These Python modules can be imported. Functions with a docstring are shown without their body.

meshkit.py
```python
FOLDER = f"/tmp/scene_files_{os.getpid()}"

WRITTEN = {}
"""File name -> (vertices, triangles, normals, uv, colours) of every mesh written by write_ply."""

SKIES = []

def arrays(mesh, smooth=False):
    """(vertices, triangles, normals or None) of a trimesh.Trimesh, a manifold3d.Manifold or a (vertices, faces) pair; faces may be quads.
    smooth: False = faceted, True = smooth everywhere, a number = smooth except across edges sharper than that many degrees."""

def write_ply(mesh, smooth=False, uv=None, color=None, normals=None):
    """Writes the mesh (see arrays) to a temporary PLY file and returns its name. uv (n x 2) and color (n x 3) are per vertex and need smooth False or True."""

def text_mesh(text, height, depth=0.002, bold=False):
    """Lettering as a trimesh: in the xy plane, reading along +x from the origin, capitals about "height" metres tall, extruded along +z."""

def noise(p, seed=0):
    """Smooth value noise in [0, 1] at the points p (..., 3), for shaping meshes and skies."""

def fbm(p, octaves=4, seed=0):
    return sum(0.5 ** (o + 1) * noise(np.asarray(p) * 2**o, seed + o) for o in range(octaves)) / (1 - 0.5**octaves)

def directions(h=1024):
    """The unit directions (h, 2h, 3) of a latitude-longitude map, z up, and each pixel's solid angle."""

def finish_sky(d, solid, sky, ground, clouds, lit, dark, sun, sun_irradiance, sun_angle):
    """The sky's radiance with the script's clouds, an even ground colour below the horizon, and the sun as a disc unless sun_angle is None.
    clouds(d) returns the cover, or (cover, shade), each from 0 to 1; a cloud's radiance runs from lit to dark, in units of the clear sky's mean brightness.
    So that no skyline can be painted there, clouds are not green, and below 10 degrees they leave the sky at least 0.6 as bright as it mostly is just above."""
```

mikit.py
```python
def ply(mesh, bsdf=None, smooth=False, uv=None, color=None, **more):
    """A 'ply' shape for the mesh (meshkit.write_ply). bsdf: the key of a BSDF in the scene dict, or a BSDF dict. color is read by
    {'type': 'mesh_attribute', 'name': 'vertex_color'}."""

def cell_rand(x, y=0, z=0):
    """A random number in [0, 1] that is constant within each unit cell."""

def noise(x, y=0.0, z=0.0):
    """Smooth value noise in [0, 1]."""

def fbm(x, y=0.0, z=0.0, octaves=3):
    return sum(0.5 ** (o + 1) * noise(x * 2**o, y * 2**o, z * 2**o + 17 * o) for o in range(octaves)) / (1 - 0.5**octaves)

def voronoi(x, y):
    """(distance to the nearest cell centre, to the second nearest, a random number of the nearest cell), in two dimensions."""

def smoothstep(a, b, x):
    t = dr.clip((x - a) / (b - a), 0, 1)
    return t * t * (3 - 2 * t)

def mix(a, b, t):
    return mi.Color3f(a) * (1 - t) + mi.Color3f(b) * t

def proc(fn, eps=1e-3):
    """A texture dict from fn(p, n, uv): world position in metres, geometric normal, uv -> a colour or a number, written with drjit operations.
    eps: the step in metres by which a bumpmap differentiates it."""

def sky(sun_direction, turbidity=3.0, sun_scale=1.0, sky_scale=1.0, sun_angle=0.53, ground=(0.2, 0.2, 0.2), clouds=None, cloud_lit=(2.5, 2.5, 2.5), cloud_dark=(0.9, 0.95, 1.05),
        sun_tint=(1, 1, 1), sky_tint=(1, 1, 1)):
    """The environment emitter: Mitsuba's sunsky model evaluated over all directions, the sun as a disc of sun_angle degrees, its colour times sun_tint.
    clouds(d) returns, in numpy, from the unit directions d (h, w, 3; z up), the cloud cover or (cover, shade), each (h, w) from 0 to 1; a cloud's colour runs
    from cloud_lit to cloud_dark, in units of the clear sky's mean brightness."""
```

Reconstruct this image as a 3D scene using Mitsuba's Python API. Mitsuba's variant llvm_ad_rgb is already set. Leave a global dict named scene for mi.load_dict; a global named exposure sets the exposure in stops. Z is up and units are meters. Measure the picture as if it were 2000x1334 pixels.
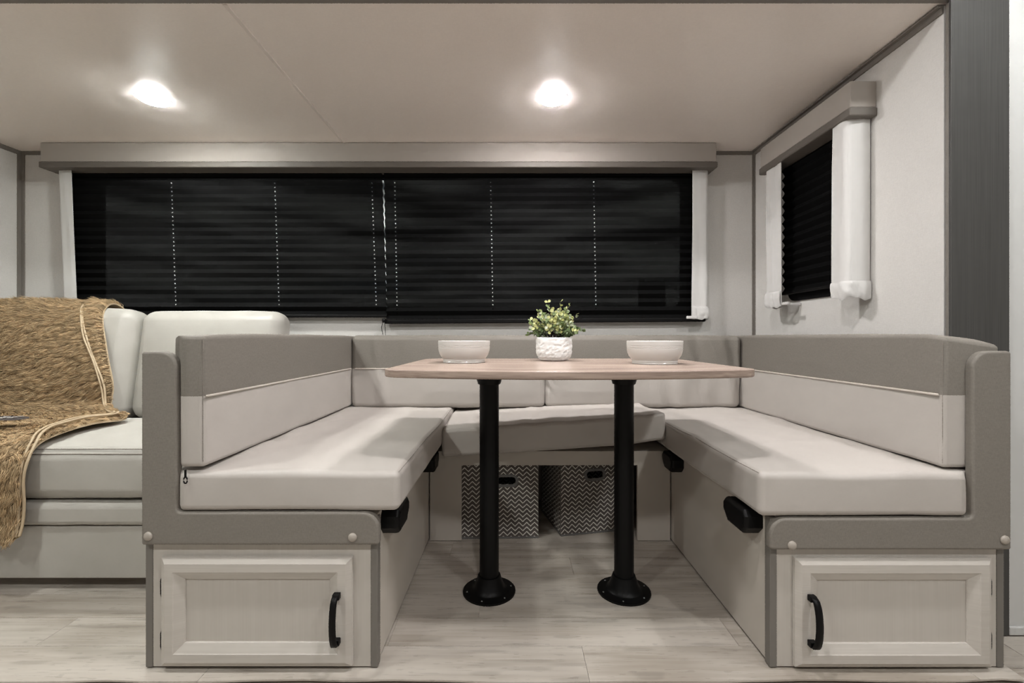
import math, numpy as np, trimesh, mitsuba as mi, drjit as dr, mikit, meshkit
from shapely.geometry import Polygon, box as sbox
T = mi.ScalarTransform4f
PI = math.pi
scene, labels = {}, {}

# ------------------------------------------------------------------ camera, sky, lamps, exposure
EYE = 0.84
F_PX = 889.0
scene['camera'] = {'type': 'perspective', 'fov': 2 * math.degrees(math.atan(1000 / F_PX)), 'fov_axis': 'x',
                   'principal_point_offset_y': 7.0 / 1334, 'near_clip': 0.02, 'far_clip': 100.0,
                   'to_world': T().look_at(origin=[0, 0, EYE], target=[0, 1, EYE], up=[0, 0, 1])}
exposure = 3.02


def sky_mottle(d):
    """Made-up cloud noise, stretched to stand in for foliage mottling through the shades."""
    q = np.stack([d[..., 0] * 13, d[..., 1] * 13, d[..., 2] * 75], -1)
    return 0.94 + 0.06 * meshkit.noise(q), np.clip((meshkit.fbm(q * 0.5, 5, 5) - 0.36) * 3.6, 0, 1)


scene['sky'] = {**mikit.sky([0.3, -0.5, 0.8], turbidity=6, sun_scale=0.0, sky_scale=0.45, clouds=sky_mottle, cloud_lit=(2.5, 2.6, 2.45),
                            cloud_dark=(0.06, 0.065, 0.06), sky_tint=(1.0, 0.9, 0.75)), 'sampling_weight': 0.02}  # invented cloud tones, set for the mottling that shows through the shades

CEIL = 1.812          # ceiling of the slide-out
MAINCEIL = 2.10       # ceiling of the main room
LAMP_SLIDE, LAMP_ROW_A, LAMP_ROW_B = 54.0, 62.0, 66.0
COOL, WARM, PLAIN = (0.98, 1.0, 0.95), (1.02, 0.98, 0.965), (0.99, 0.995, 0.97)     # the white of single lamps differs a little
# (x, y, ceiling, radiance, tint)
LAMPS = [(-1.457, 1.851, CEIL, LAMP_SLIDE, COOL), (0.166, 1.845, CEIL, LAMP_SLIDE, WARM),
         (-1.45, 0.84, MAINCEIL, LAMP_ROW_A, COOL), (0.17, 0.84, MAINCEIL, LAMP_ROW_A, WARM), (1.30, 0.84, MAINCEIL, LAMP_ROW_A * 0.7, PLAIN),
         (-1.45, -0.33, MAINCEIL, LAMP_ROW_B, COOL), (0.17, -0.33, MAINCEIL, LAMP_ROW_B, WARM), (1.35, -0.33, MAINCEIL, LAMP_ROW_B, PLAIN)]


# ------------------------------------------------------------------ helpers
def tag(key, label=None, category=None, group=None, kind=None):
    d = {k: v for k, v in (('label', label), ('category', category), ('group', group), ('kind', kind)) if v}
    if d:
        labels[key] = d


def add(key, mesh, bsdf, smooth=False, label=None, category=None, group=None, kind=None, **kw):
    k, n = key, 0
    while k in scene:
        n += 1
        k = f'{key}_{n:03d}'
    scene[k] = mikit.ply(mesh, bsdf, smooth, **kw)
    tag(k, label, category, group, kind)
    return k


def struct(key, mesh, bsdf, smooth=False, label=None):
    k = add(key, mesh, bsdf, smooth)
    d = {'kind': 'structure'}
    if label:
        d['label'] = label
    labels[k] = d
    return k


def cat(*ms):
    ms = [m for g in ms for m in (g if isinstance(g, (list, tuple)) else [g])]
    return trimesh.util.concatenate(ms)


def bx(x0, x1, y0, y1, z0, z1):
    m = trimesh.creation.box((x1 - x0, y1 - y0, z1 - z0))
    m.apply_translation(((x0 + x1) / 2, (y0 + y1) / 2, (z0 + z1) / 2))
    return m


def _lines(h, r, seg, step, extra):
    ang = [math.tan(k * (PI / 4) / seg) * r for k in range(1, seg + 1)]
    c = h - r
    n = max(1, int(round(2 * c / step))) if c > 0 else 1
    core = list(np.linspace(-c, c, n + 1))
    for e in extra:
        if -c + 1e-4 < e < c - 1e-4:
            core = [q for q in core if abs(q - e) > step * 0.3 or abs(abs(q) - c) < 1e-9] + [e]
    core = sorted(core)
    return np.array([-c - a for a in ang[::-1]] + core + [c + a for a in ang])


def rbox(x0, x1, y0, y1, z0, z1, r=0.004, seg=2, step=10.0, ex=(), ey=(), ez=()):
    """A box with rounded edges as a grid (vertices shared)."""
    h = np.array([x1 - x0, y1 - y0, z1 - z0]) / 2
    c0 = np.array([x0 + x1, y0 + y1, z0 + z1]) / 2
    r = min(r, h.min() * 0.98)
    L = [_lines(h[0], r, seg, step, [e - c0[0] for e in ex]), _lines(h[1], r, seg, step, [e - c0[1] for e in ey]), _lines(h[2], r, seg, step, [e - c0[2] for e in ez])]
    vs, fs, n = [], [], 0
    for ax in range(3):
        a, b = (ax + 1) % 3, (ax + 2) % 3
        A, B = np.meshgrid(L[a], L[b], indexing='ij')
        na, nb = A.shape
        i, j = np.meshgrid(np.arange(na - 1), np.arange(nb - 1), indexing='ij')
        q = np.stack([i * nb + j, (i + 1) * nb + j, (i + 1) * nb + j + 1, i * nb + j + 1], -1).reshape(-1, 4)
        for s in (-1, 1):
            v = np.zeros((na * nb, 3))
            v[:, a], v[:, b], v[:, ax] = A.ravel(), B.ravel(), s * h[ax]
            qq = q if s > 0 else q[:, ::-1]
            fs.append(np.vstack([qq[:, [0, 1, 2]], qq[:, [0, 2, 3]]]) + n)
            vs.append(v)
            n += len(v)
    v, f = np.vstack(vs), np.vstack(fs)
    core = np.clip(v, -(h - r), h - r)
    d = v - core
    ln = np.linalg.norm(d, axis=1, keepdims=True)
    v = core + d / np.maximum(ln, 1e-12) * r
    key = np.round(v * 1e6).astype(np.int64)
    _, idx, inv = np.unique(key, axis=0, return_index=True, return_inverse=True)
    m = trimesh.Trimesh(v[idx] + c0, inv.ravel()[f], process=False)
    m.update_faces(m.nondegenerate_faces())
    return m


def extrude(poly, axis, a0, a1):
    """Extrudes a shapely polygon. axis 'y': polygon in (x, z) from y=a0 to a1; 'z': in (x, y); 'x': in (y, z)."""
    m = trimesh.creation.extrude_polygon(poly, abs(a1 - a0), engine='earcut')
    v = np.array(m.vertices)
    lo = min(a0, a1)
    if axis == 'z':
        m.vertices = np.stack([v[:, 0], v[:, 1], v[:, 2] + lo], 1)
    elif axis == 'y':
        m.vertices = np.stack([v[:, 0], v[:, 2] + lo, v[:, 1]], 1)
        m.invert()
    else:
        m.vertices = np.stack([v[:, 2] + lo, v[:, 0], v[:, 1]], 1)
    return m


def rpoly(pts, radii, n=6):
    """A polygon outline with its corners rounded (counter-clockwise points)."""
    pts = np.array(pts, float)
    out = []
    for k in range(len(pts)):
        p, a, b = pts[k], pts[k - 1], pts[(k + 1) % len(pts)]
        r = radii[k] if isinstance(radii, (list, tuple)) else radii
        u, w = (a - p) / np.linalg.norm(a - p), (b - p) / np.linalg.norm(b - p)
        if r < 1e-6:
            out.append(p)
            continue
        half = math.acos(np.clip(u @ w, -1, 1)) / 2
        t = r / math.tan(half)
        bis = (u + w) / np.linalg.norm(u + w)
        c = p + bis * r / math.sin(half)
        v0, v1 = p + u * t - c, p + w * t - c
        a0 = math.atan2(v0[1], v0[0])
        da = (math.atan2(v1[1], v1[0]) - a0 + PI) % (2 * PI) - PI
        for q in np.linspace(0, 1, n):
            out.append(c + r * np.array([math.cos(a0 + da * q), math.sin(a0 + da * q)]))
    return np.array(out)


def pad(outline, depth, r, seg=4, back_r=0.0):
    """An upholstered or moulded slab: outline (n,2 ccw) in (a,b), from c=0 (back) to c=depth (front, edges rounded by r). Returns a mesh in (a,b,c)."""
    o = np.array(outline)
    e0, e1 = o - np.roll(o, 1, 0), np.roll(o, -1, 0) - o
    nrm = lambda e: np.stack([e[:, 1], -e[:, 0]], 1) / np.maximum(np.linalg.norm(e, axis=1, keepdims=True), 1e-9)
    n = nrm(e0) + nrm(e1)
    n /= np.maximum((n * n).sum(1, keepdims=True), 0.5) / 2
    prof = []
    if back_r:
        prof += [(back_r * (1 - math.sin(t)), back_r * (1 - math.cos(t))) for t in np.linspace(0, PI / 2, seg + 1)[:-1]]
        prof = [(back_r * (1 - math.cos(PI / 2 - t)), back_r * (1 - math.sin(PI / 2 - t)) if False else back_r * (1 - math.cos(t))) for t in np.linspace(0, PI / 2, seg + 1)[:-1]]
    prof += [(0.0, back_r)] + [(r * (1 - math.cos(t)), depth - r + r * math.sin(t)) for t in np.linspace(0, PI / 2, seg + 1)]
    if back_r:
        prof[0:seg] = [(back_r * (1 - math.sin(t)), back_r * (1 - math.cos(t))) for t in np.linspace(0, PI / 2, seg + 1)[:-1]]
    N = len(o)
    v = np.vstack([np.column_stack([o - n * i, np.full(N, c)]) for i, c in prof])
    f = []
    k = np.arange(N)
    k2 = (k + 1) % N
    for l in range(len(prof) - 1):
        a, b = l * N, (l + 1) * N
        f += [np.stack([a + k, a + k2, b + k2], 1), np.stack([a + k, b + k2, b + k], 1)]
    verts = list(v)
    for l, up in ((len(prof) - 1, True), (0, False)):
        ring = v[l * N:(l + 1) * N]
        tv, tf = trimesh.creation.triangulate_polygon(Polygon(ring[:, :2]), engine='earcut')
        near = np.array([np.argmin(((ring[:, :2] - q) ** 2).sum(1)) for q in tv]) + l * N
        tf = near[np.array(tf)]
        a, b, c = (v[tf[:, q], :2] for q in range(3))
        cr = (b[:, 0] - a[:, 0]) * (c[:, 1] - a[:, 1]) - (b[:, 1] - a[:, 1]) * (c[:, 0] - a[:, 0])
        flip = (cr < 0) if up else (cr > 0)
        tf[flip] = tf[flip][:, ::-1]
        f.append(tf)
    return trimesh.Trimesh(v, np.vstack(f), process=False)


def to_front(m, y_back):
    """From (a,b,c) with c towards the viewer to x=a, z=b, y=y_back-c."""
    v = np.array(m.vertices)
    m.vertices = np.stack([v[:, 0], y_back - v[:, 2], v[:, 1]], 1)
    return m


def lathe(profile, n=48, loc=(0, 0, 0)):
    """Revolves (r, z) points, listed from the bottom outside upward, round z."""
    p = np.array(profile, float)
    a = np.arange(n) * 2 * PI / n
    v = np.stack([p[:, None, 0] * np.cos(a), p[:, None, 0] * np.sin(a), np.repeat(p[:, 1:2], n, 1)], -1).reshape(-1, 3)
    k, l = np.meshgrid(np.arange(n), np.arange(len(p) - 1))
    k, l = k.ravel(), l.ravel()
    k2 = (k + 1) % n
    f = np.vstack([np.stack([l * n + k, l * n + k2, (l + 1) * n + k2], 1), np.stack([l * n + k, (l + 1) * n + k2, (l + 1) * n + k], 1)])
    m = trimesh.Trimesh(v + np.array(loc), f, process=False)
    m.merge_vertices()
    m.update_faces(m.nondegenerate_faces())
    return m


def tube(points, r, sides=8, closed=False):
    p = np.array(points, float)
    r = np.broadcast_to(np.asarray(r, float), (len(p),))
    t = (np.roll(p, -1, 0) - np.roll(p, 1, 0)) if closed else np.gradient(p, axis=0)
    t /= np.maximum(np.linalg.norm(t, axis=1, keepdims=True), 1e-12)
    ref = np.array([0, 0, 1.0]) if np.abs(t[:, 2]).mean() < 0.8 else np.array([1.0, 0.2, 0])
    a = np.cross(t, ref)
    a /= np.maximum(np.linalg.norm(a, axis=1, keepdims=True), 1e-12)
    b = np.cross(t, a)
    g = np.arange(sides) * 2 * PI / sides
    v = p[:, None] + r[:, None, None] * (np.cos(g)[None, :, None] * a[:, None] + np.sin(g)[None, :, None] * b[:, None])
    n = len(p)
    i, j = np.meshgrid(np.arange(n if closed else n - 1), np.arange(sides), indexing='ij')
    i, j = i.ravel(), j.ravel()
    i2, j2 = (i + 1) % n, (j + 1) % sides
    f = np.vstack([np.stack([i * sides + j, i2 * sides + j2, i * sides + j2], 1), np.stack([i * sides + j, i2 * sides + j, i2 * sides + j2], 1)])
    v = v.reshape(-1, 3)
    if not closed:
        v = np.vstack([v, p[:1], p[-1:]])
        j = np.arange(sides)
        f = np.vstack([f, np.stack([j, (j + 1) % sides, np.full(sides, n * sides)], 1), np.stack([(n - 1) * sides + (j + 1) % sides, (n - 1) * sides + j, np.full(sides, n * sides + 1)], 1)])
    m = trimesh.Trimesh(v, f, process=False)
    if m.volume < 0:
        m.invert()
    return m


def sheet(P, thick):
    """A cloth from a grid of points (n, m, 3): two skins and the rim."""
    n, m = P.shape[:2]
    du, dv = np.gradient(P, axis=0), np.gradient(P, axis=1)
    nn = np.cross(du, dv)
    nn /= np.maximum(np.linalg.norm(nn, axis=2, keepdims=True), 1e-12)
    A, B = (P + nn * thick / 2).reshape(-1, 3), (P - nn * thick / 2).reshape(-1, 3)
    i, j = np.meshgrid(np.arange(n - 1), np.arange(m - 1), indexing='ij')
    q = np.stack([i * m + j, (i + 1) * m + j, (i + 1) * m + j + 1, i * m + j + 1], -1).reshape(-1, 4)
    rim = np.concatenate([np.arange(m), np.arange(1, n) * m + m - 1, (n - 1) * m + np.arange(m - 2, -1, -1), np.arange(n - 2, 0, -1) * m])
    r2 = np.roll(rim, -1)
    N = n * m
    f = np.vstack([q[:, [0, 1, 2]], q[:, [0, 2, 3]], q[:, [0, 2, 1]] + N, q[:, [0, 3, 2]] + N,
                   np.stack([rim, rim + N, r2 + N], 1), np.stack([rim, r2 + N, r2], 1)])
    mm = trimesh.Trimesh(np.vstack([A, B]), f, process=False)
    if mm.volume < 0:
        mm.invert()
    return mm


def split(m, keep):
    """The sub-mesh of the faces chosen."""
    return m.submesh([np.nonzero(keep)[0]], append=True, repair=False)


def wob(v, amp, freq, seed=0):
    return (meshkit.fbm(np.asarray(v) * freq, 3, seed) - 0.5) * 2 * amp


# ------------------------------------------------------------------ materials
def rgb(*c):
    return {'type': 'rgb', 'value': list(c)}


ALB = 0.74        # one scale for every painted and woven surface: sets how much light bounces


def plain(key, color, rough=0.6, spec=0.4, **kw):
    color = [c * ALB for c in color]
    scene[key] = {'type': 'twosided', 'bsdf': {'type': 'principled', 'base_color': rgb(*color), 'roughness': rough, 'specular': spec, **kw}}


def textured(key, fn, rough=0.6, spec=0.4, bump=None, bump_scale=0.0, eps=1e-3, **kw):
    b = {'type': 'principled', 'base_color': mikit.proc(lambda p, n, uv: fn(p, n, uv) * ALB), 'roughness': rough, 'specular': spec, **kw}
    if bump:
        b = {'type': 'bumpmap', 'arbitrary': mikit.proc(bump, eps), 'scale': bump_scale, 'bsdf': b}
    scene[key] = {'type': 'twosided', 'bsdf': b}


noise, fbm, mix, sstep = mikit.noise, mikit.fbm, mikit.mix, mikit.smoothstep


def c_wall(p, n, uv):
    w = noise(p.x * 160 + p.y * 160, p.z * 900) * 0.5 + noise(p.x * 900 + p.y * 900, p.z * 160) * 0.5
    return mix((0.67, 0.655, 0.63), (0.76, 0.745, 0.72), w)


def c_ceil(p, n, uv):
    w = noise(p.x * 160, p.y * 900) * 0.5 + noise(p.x * 900, p.y * 160) * 0.5
    return mix((0.92, 0.845, 0.792), (0.985, 0.91, 0.852), w)


def c_fabric(p, n, uv):
    w = noise(p.x * 700, p.y * 700 + 3, p.z * 180) * 0.5 + noise(p.x * 180, p.y * 180, p.z * 700) * 0.5
    return mix((0.188, 0.171, 0.150), (0.248, 0.228, 0.201), w)


def c_wood_v(p, n, uv):
    g = fbm(p.x * 60 + p.y * 60, p.z * 3.0) * 0.6 + noise(p.x * 380 + p.y * 380, p.z * 9) * 0.4
    return mix((0.535, 0.50, 0.455), (0.585, 0.55, 0.505), g)


def c_wood_h(p, n, uv):
    g = fbm(p.x * 3.0 + p.y * 3, p.z * 60) * 0.6 + noise(p.x * 9 + p.y * 9, p.z * 380) * 0.4
    return mix((0.53, 0.495, 0.45), (0.60, 0.565, 0.52), g)


def c_dark(p, n, uv):
    g = noise(p.x * 420 + p.y * 420, p.z * 7) * 0.6 + fbm(p.x * 70, p.z * 4) * 0.4
    return mix((0.056, 0.055, 0.053), (0.078, 0.077, 0.074), g)


def c_table(p, n, uv):
    g = fbm(p.x * 2.6 + 3, p.y * 20 + noise(p.x * 3, p.y * 4) * 4, p.z * 60) * 0.75 + noise(p.x * 16, p.y * 200, p.z * 300) * 0.25
    return mix((0.275, 0.207, 0.172), (0.475, 0.372, 0.312), sstep(0.2, 0.8, g))


def c_plank(p, n, uv):
    """uv.x: a random number of the plank; grain runs along x."""
    o = uv.x * 57.0
    g = fbm(p.x * 2.6 + o, p.y * 34 + o * 3, octaves=4)
    s = noise(p.x * 9 + o * 5, p.y * 190 + o)
    patch = fbm(p.x * 5 + o * 2, p.y * 9 + o, octaves=2)
    knot = sstep(0.70, 0.86, noise(p.x * 8 + o * 7, p.y * 60 + o * 9))
    fleck = sstep(0.78, 0.9, noise(p.x * 34 + o, p.y * 330 + o * 4))
    base = mix((0.375, 0.328, 0.277), (0.56, 0.512, 0.455), sstep(0.2, 0.8, g * 0.5 + s * 0.14 + patch * 0.46 + (uv.x - 0.5) * 0.18))
    return base * (1 - 0.16 * knot - 0.14 * fleck)


def c_chevron(p, n, uv):
    t = uv.x / 0.0325
    tri = dr.abs(t - dr.floor(t) - 0.5) * 2.0
    q = (uv.y + tri * 0.0160) / 0.0192
    fr = dr.abs(q - dr.floor(q) - 0.5)
    line = 1 - sstep(0.115, 0.165, fr)
    weave = noise(uv.x * 900, uv.y * 900) * 0.25 + 0.85
    return mix((0.125, 0.108, 0.098), (0.78, 0.74, 0.69), line) * weave


def c_pot(p, n, uv):
    return mix((0.96, 0.96, 0.95), (1.12, 1.12, 1.11), fbm(p.x * 70, p.y * 70, p.z * 70))


def b_leather(p, n, uv):
    return fbm(p.x * 330, p.y * 330, p.z * 330, octaves=2)


def c_vinyl(p, n, uv):
    return mix((0.495, 0.46, 0.43), (0.54, 0.505, 0.47), fbm(p.x * 16, p.y * 16, p.z * 16, octaves=2) * 0.6 + noise(p.x * 500, p.y * 500, p.z * 500) * 0.4)


def c_sofa(p, n, uv):
    return mix((0.48, 0.462, 0.422), (0.525, 0.507, 0.467), fbm(p.x * 16, p.y * 16, p.z * 16, octaves=2) * 0.6 + noise(p.x * 500, p.y * 500, p.z * 500) * 0.4)


textured('m_wall', c_wall, 0.75, 0.3)
textured('m_ceiling', c_ceil, 0.33, 0.8)
textured('m_fabric', c_fabric, 0.65, 0.35)
textured('m_vinyl', c_vinyl, 0.42, 0.45)
textured('m_sofa', c_sofa, 0.45, 0.45)
textured('m_wood_v', c_wood_v, 0.5, 0.4)
textured('m_wood_h', c_wood_h, 0.5, 0.4)
textured('m_darkwood', c_dark, 0.5, 0.28)
textured('m_table', c_table, 0.28, 0.5)
textured('m_plank', c_plank, 0.5, 0.4)
textured('m_chevron', c_chevron, 0.8, 0.2)
textured('m_pot', c_pot, 0.6, 0.4)
plain('m_trim', (0.215, 0.198, 0.178), 0.55)
plain('m_strip', (0.185, 0.172, 0.155), 0.5)
plain('m_white', (0.66, 0.665, 0.655), 0.6)
plain('m_main_wall', (0.42, 0.40, 0.38), 0.7)
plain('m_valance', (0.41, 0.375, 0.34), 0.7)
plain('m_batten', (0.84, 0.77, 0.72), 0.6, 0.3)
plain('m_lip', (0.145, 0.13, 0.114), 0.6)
plain('m_curtain', (0.70, 0.695, 0.68), 0.85, 0.2, sheen=0.2)
plain('m_black', (0.004, 0.004, 0.0042), 0.42, 0.14)
plain('m_black_matte', (0.005, 0.005, 0.0055), 0.7, 0.1)
plain('m_seam', (0.25, 0.225, 0.20), 0.7)
plain('m_piping', (0.58, 0.53, 0.47), 0.5)
plain('m_side', (0.57, 0.525, 0.47), 0.55)
plain('m_button', (0.40, 0.36, 0.315), 0.45)
plain('m_ceramic', (0.73, 0.705, 0.675), 0.15, 0.5, clearcoat=0.4)
plain('m_steel', (0.55, 0.55, 0.55), 0.3, 0.5, metallic=1.0)
plain('m_ring', (0.8, 0.8, 0.79), 0.4)
plain('m_soil', (0.03, 0.022, 0.015), 0.9)
plain('m_grey_tape', (0.16, 0.155, 0.15), 0.7)
plain('m_satin', (0.56, 0.44, 0.29), 0.5, 0.4)
plain('m_tag', (0.055, 0.045, 0.042), 0.7)
plain('m_print', (0.7, 0.68, 0.65), 0.7)
scene['m_shade'] = {'type': 'mask', 'opacity': 0.988, 'bsdf': {'type': 'twosided', 'bsdf': {'type': 'principled', 'base_color': rgb(0.0034, 0.0035, 0.0036), 'roughness': 0.8, 'specular': 0.05}}}
plain('m_shade_dense', (0.0034, 0.0034, 0.0036), 0.8, 0.05)
scene['m_glass'] = {'type': 'thindielectric', 'int_ior': 1.5}
scene['m_fur'] = {'type': 'twosided', 'bsdf': {'type': 'principled', 'base_color': {'type': 'mesh_attribute', 'name': 'vertex_color'}, 'roughness': 0.6, 'specular': 0.3, 'sheen': 0.3}}
scene['m_leaf'] = {'type': 'twosided', 'bsdf': {'type': 'principled', 'base_color': {'type': 'mesh_attribute', 'name': 'vertex_color'}, 'roughness': 0.5, 'specular': 0.4}}

# ------------------------------------------------------------------ the setting
XL, XR, YB, YF = -2.56, 1.264, 2.374, 1.332
WX0, WX1, WZ0, WZ1 = -2.20, 0.925, 0.975, 1.705     # hole of the long window
cm = bx(XL - .05, XR + .05, YF - .005, YB + .05, CEIL, CEIL + .03)
cm.vertices[:, 2] += (YB - cm.vertices[:, 1]) * .0048          # rises a little towards the room
struct('ceiling', cm, 'm_ceiling')
struct('wall_back', cat(bx(XL - .05, WX0, YB, YB + .04, 0, CEIL), bx(WX1, XR + .05, YB, YB + .04, 0, CEIL), bx(WX0, WX1, YB, YB + .04, 0, WZ0), bx(WX0, WX1, YB, YB + .04, WZ1, CEIL)), 'm_wall')
struct('wall_left', bx(XL - .05, XL, YF, YB, 0, CEIL), 'm_wall')
RY0, RY1, RZ0, RZ1 = 1.66, 2.035, 1.03, 1.60          # hole of the window on the right
struct('wall_right', cat(bx(XR, XR + .04, YF, RY0, 0, CEIL), bx(XR, XR + .04, RY1, YB, 0, CEIL), bx(XR, XR + .04, RY0, RY1, 0, RZ0), bx(XR, XR + .04, RY0, RY1, RZ1, CEIL)), 'm_wall')

# the floor of the slide-out: planks over a dark deck
rng = np.random.default_rng(4)
struct('floor', bx(XL, XR, 1.135, YB, -.0124, -.0042), 'm_side', label='deck beneath the pale planks')


def plank_mesh(x0, x1, y0, y1, z0, z1, u, wavy=False):
    if wavy:
        xs = np.linspace(x0, x1, max(2, int((x1 - x0) / 0.03)))
        a = (meshkit.fbm(np.stack([xs * 5.0, xs * 0, xs * 0], 1), 2, 3) - .5) * 0.012
        top = np.stack([np.stack([xs, y0 + a, np.full_like(xs, z1) + np.maximum(a, 0) * .3], 1), np.stack([xs, np.full_like(xs, y1), np.full_like(xs, z1)], 1)], 1)
        bot = top - np.array([0, 0, z1 - z0])
        v = np.stack([top[:, 0], top[:, 1], bot[:, 1], bot[:, 0]], 1).reshape(-1, 3)
        f = []
        for k in range(len(xs) - 1):
            for a_, b_ in ((0, 1), (1, 2), (2, 3), (3, 0)):
                f += [[k * 4 + a_, (k + 1) * 4 + a_, (k + 1) * 4 + b_], [k * 4 + a_, (k + 1) * 4 + b_, k * 4 + b_]]
        m = trimesh.Trimesh(v, f, process=False)
        e = len(xs) * 4 - 4
        m.faces = np.vstack([m.faces, [[0, 1, 2], [0, 2, 3], [e, e + 2, e + 1], [e, e + 3, e + 2]]])
        if m.volume < 0:
            m.invert()
    else:
        m = bx(x0, x1, y0, y1, z0, z1)
    return m, np.tile([[u, 0.5]], (len(m.vertices), 1))


edges = [1.115 + .1255 * k for k in range(11)]
edges[-1] = YB
offs = [0.19, 0.62, -0.10, 0.41, 0.22, 0.72, 0.02, 0.50, -0.2, 0.33]
for r in range(10):
    y0, y1 = edges[r], edges[r + 1]
    cuts = [XL] + [x for x in np.arange(offs[r] - 0.96 * 4, XR, 0.96) if XL + .05 < x < XR - .05] + [XR]
    for a, b in zip(cuts[:-1], cuts[1:]):
        m, uv = plank_mesh(a + .0004, b - .0004, y0 + (.0004 if r else 0), y1 - .0004, -.004, 0, rng.random(), wavy=(r == 0))
        k = add('floor__plank', m, 'm_plank', uv=uv)
struct('floor_lower', bx(-2.75, 2.2, -1.15, 1.30, -.03, -.0165), 'm_side', label='deck beneath the planks of the main room')
struct('floor_under', bx(-2.75, 2.2, 1.30, 2.5, -.03, -.0165), 'm_side')
for r in range(4):
    y1 = 1.30 - .1255 * r
    cuts = [-2.75] + [x for x in np.arange(offs[r + 3] - 0.96 * 4, 2.2, 0.96) if x > -2.7] + [2.2]
    for a, b in zip(cuts[:-1], cuts[1:]):
        if b < -1.6 or a > 1.9:
            continue
        m, uv = plank_mesh(a + .0006, b - .0006, y1 - .1249, y1 - .0006, -.0165, -.0125, rng.random())
        add('floor_lower__plank', m, 'm_plank', uv=uv)
m, uv = plank_mesh(-2.75, 2.2, -1.15, 1.30 - 4 * .1255, -.0165, -.0125, 0.5)
scene['floor_lower__sheet'] = mikit.ply(m, 'm_plank', uv=uv)

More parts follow.
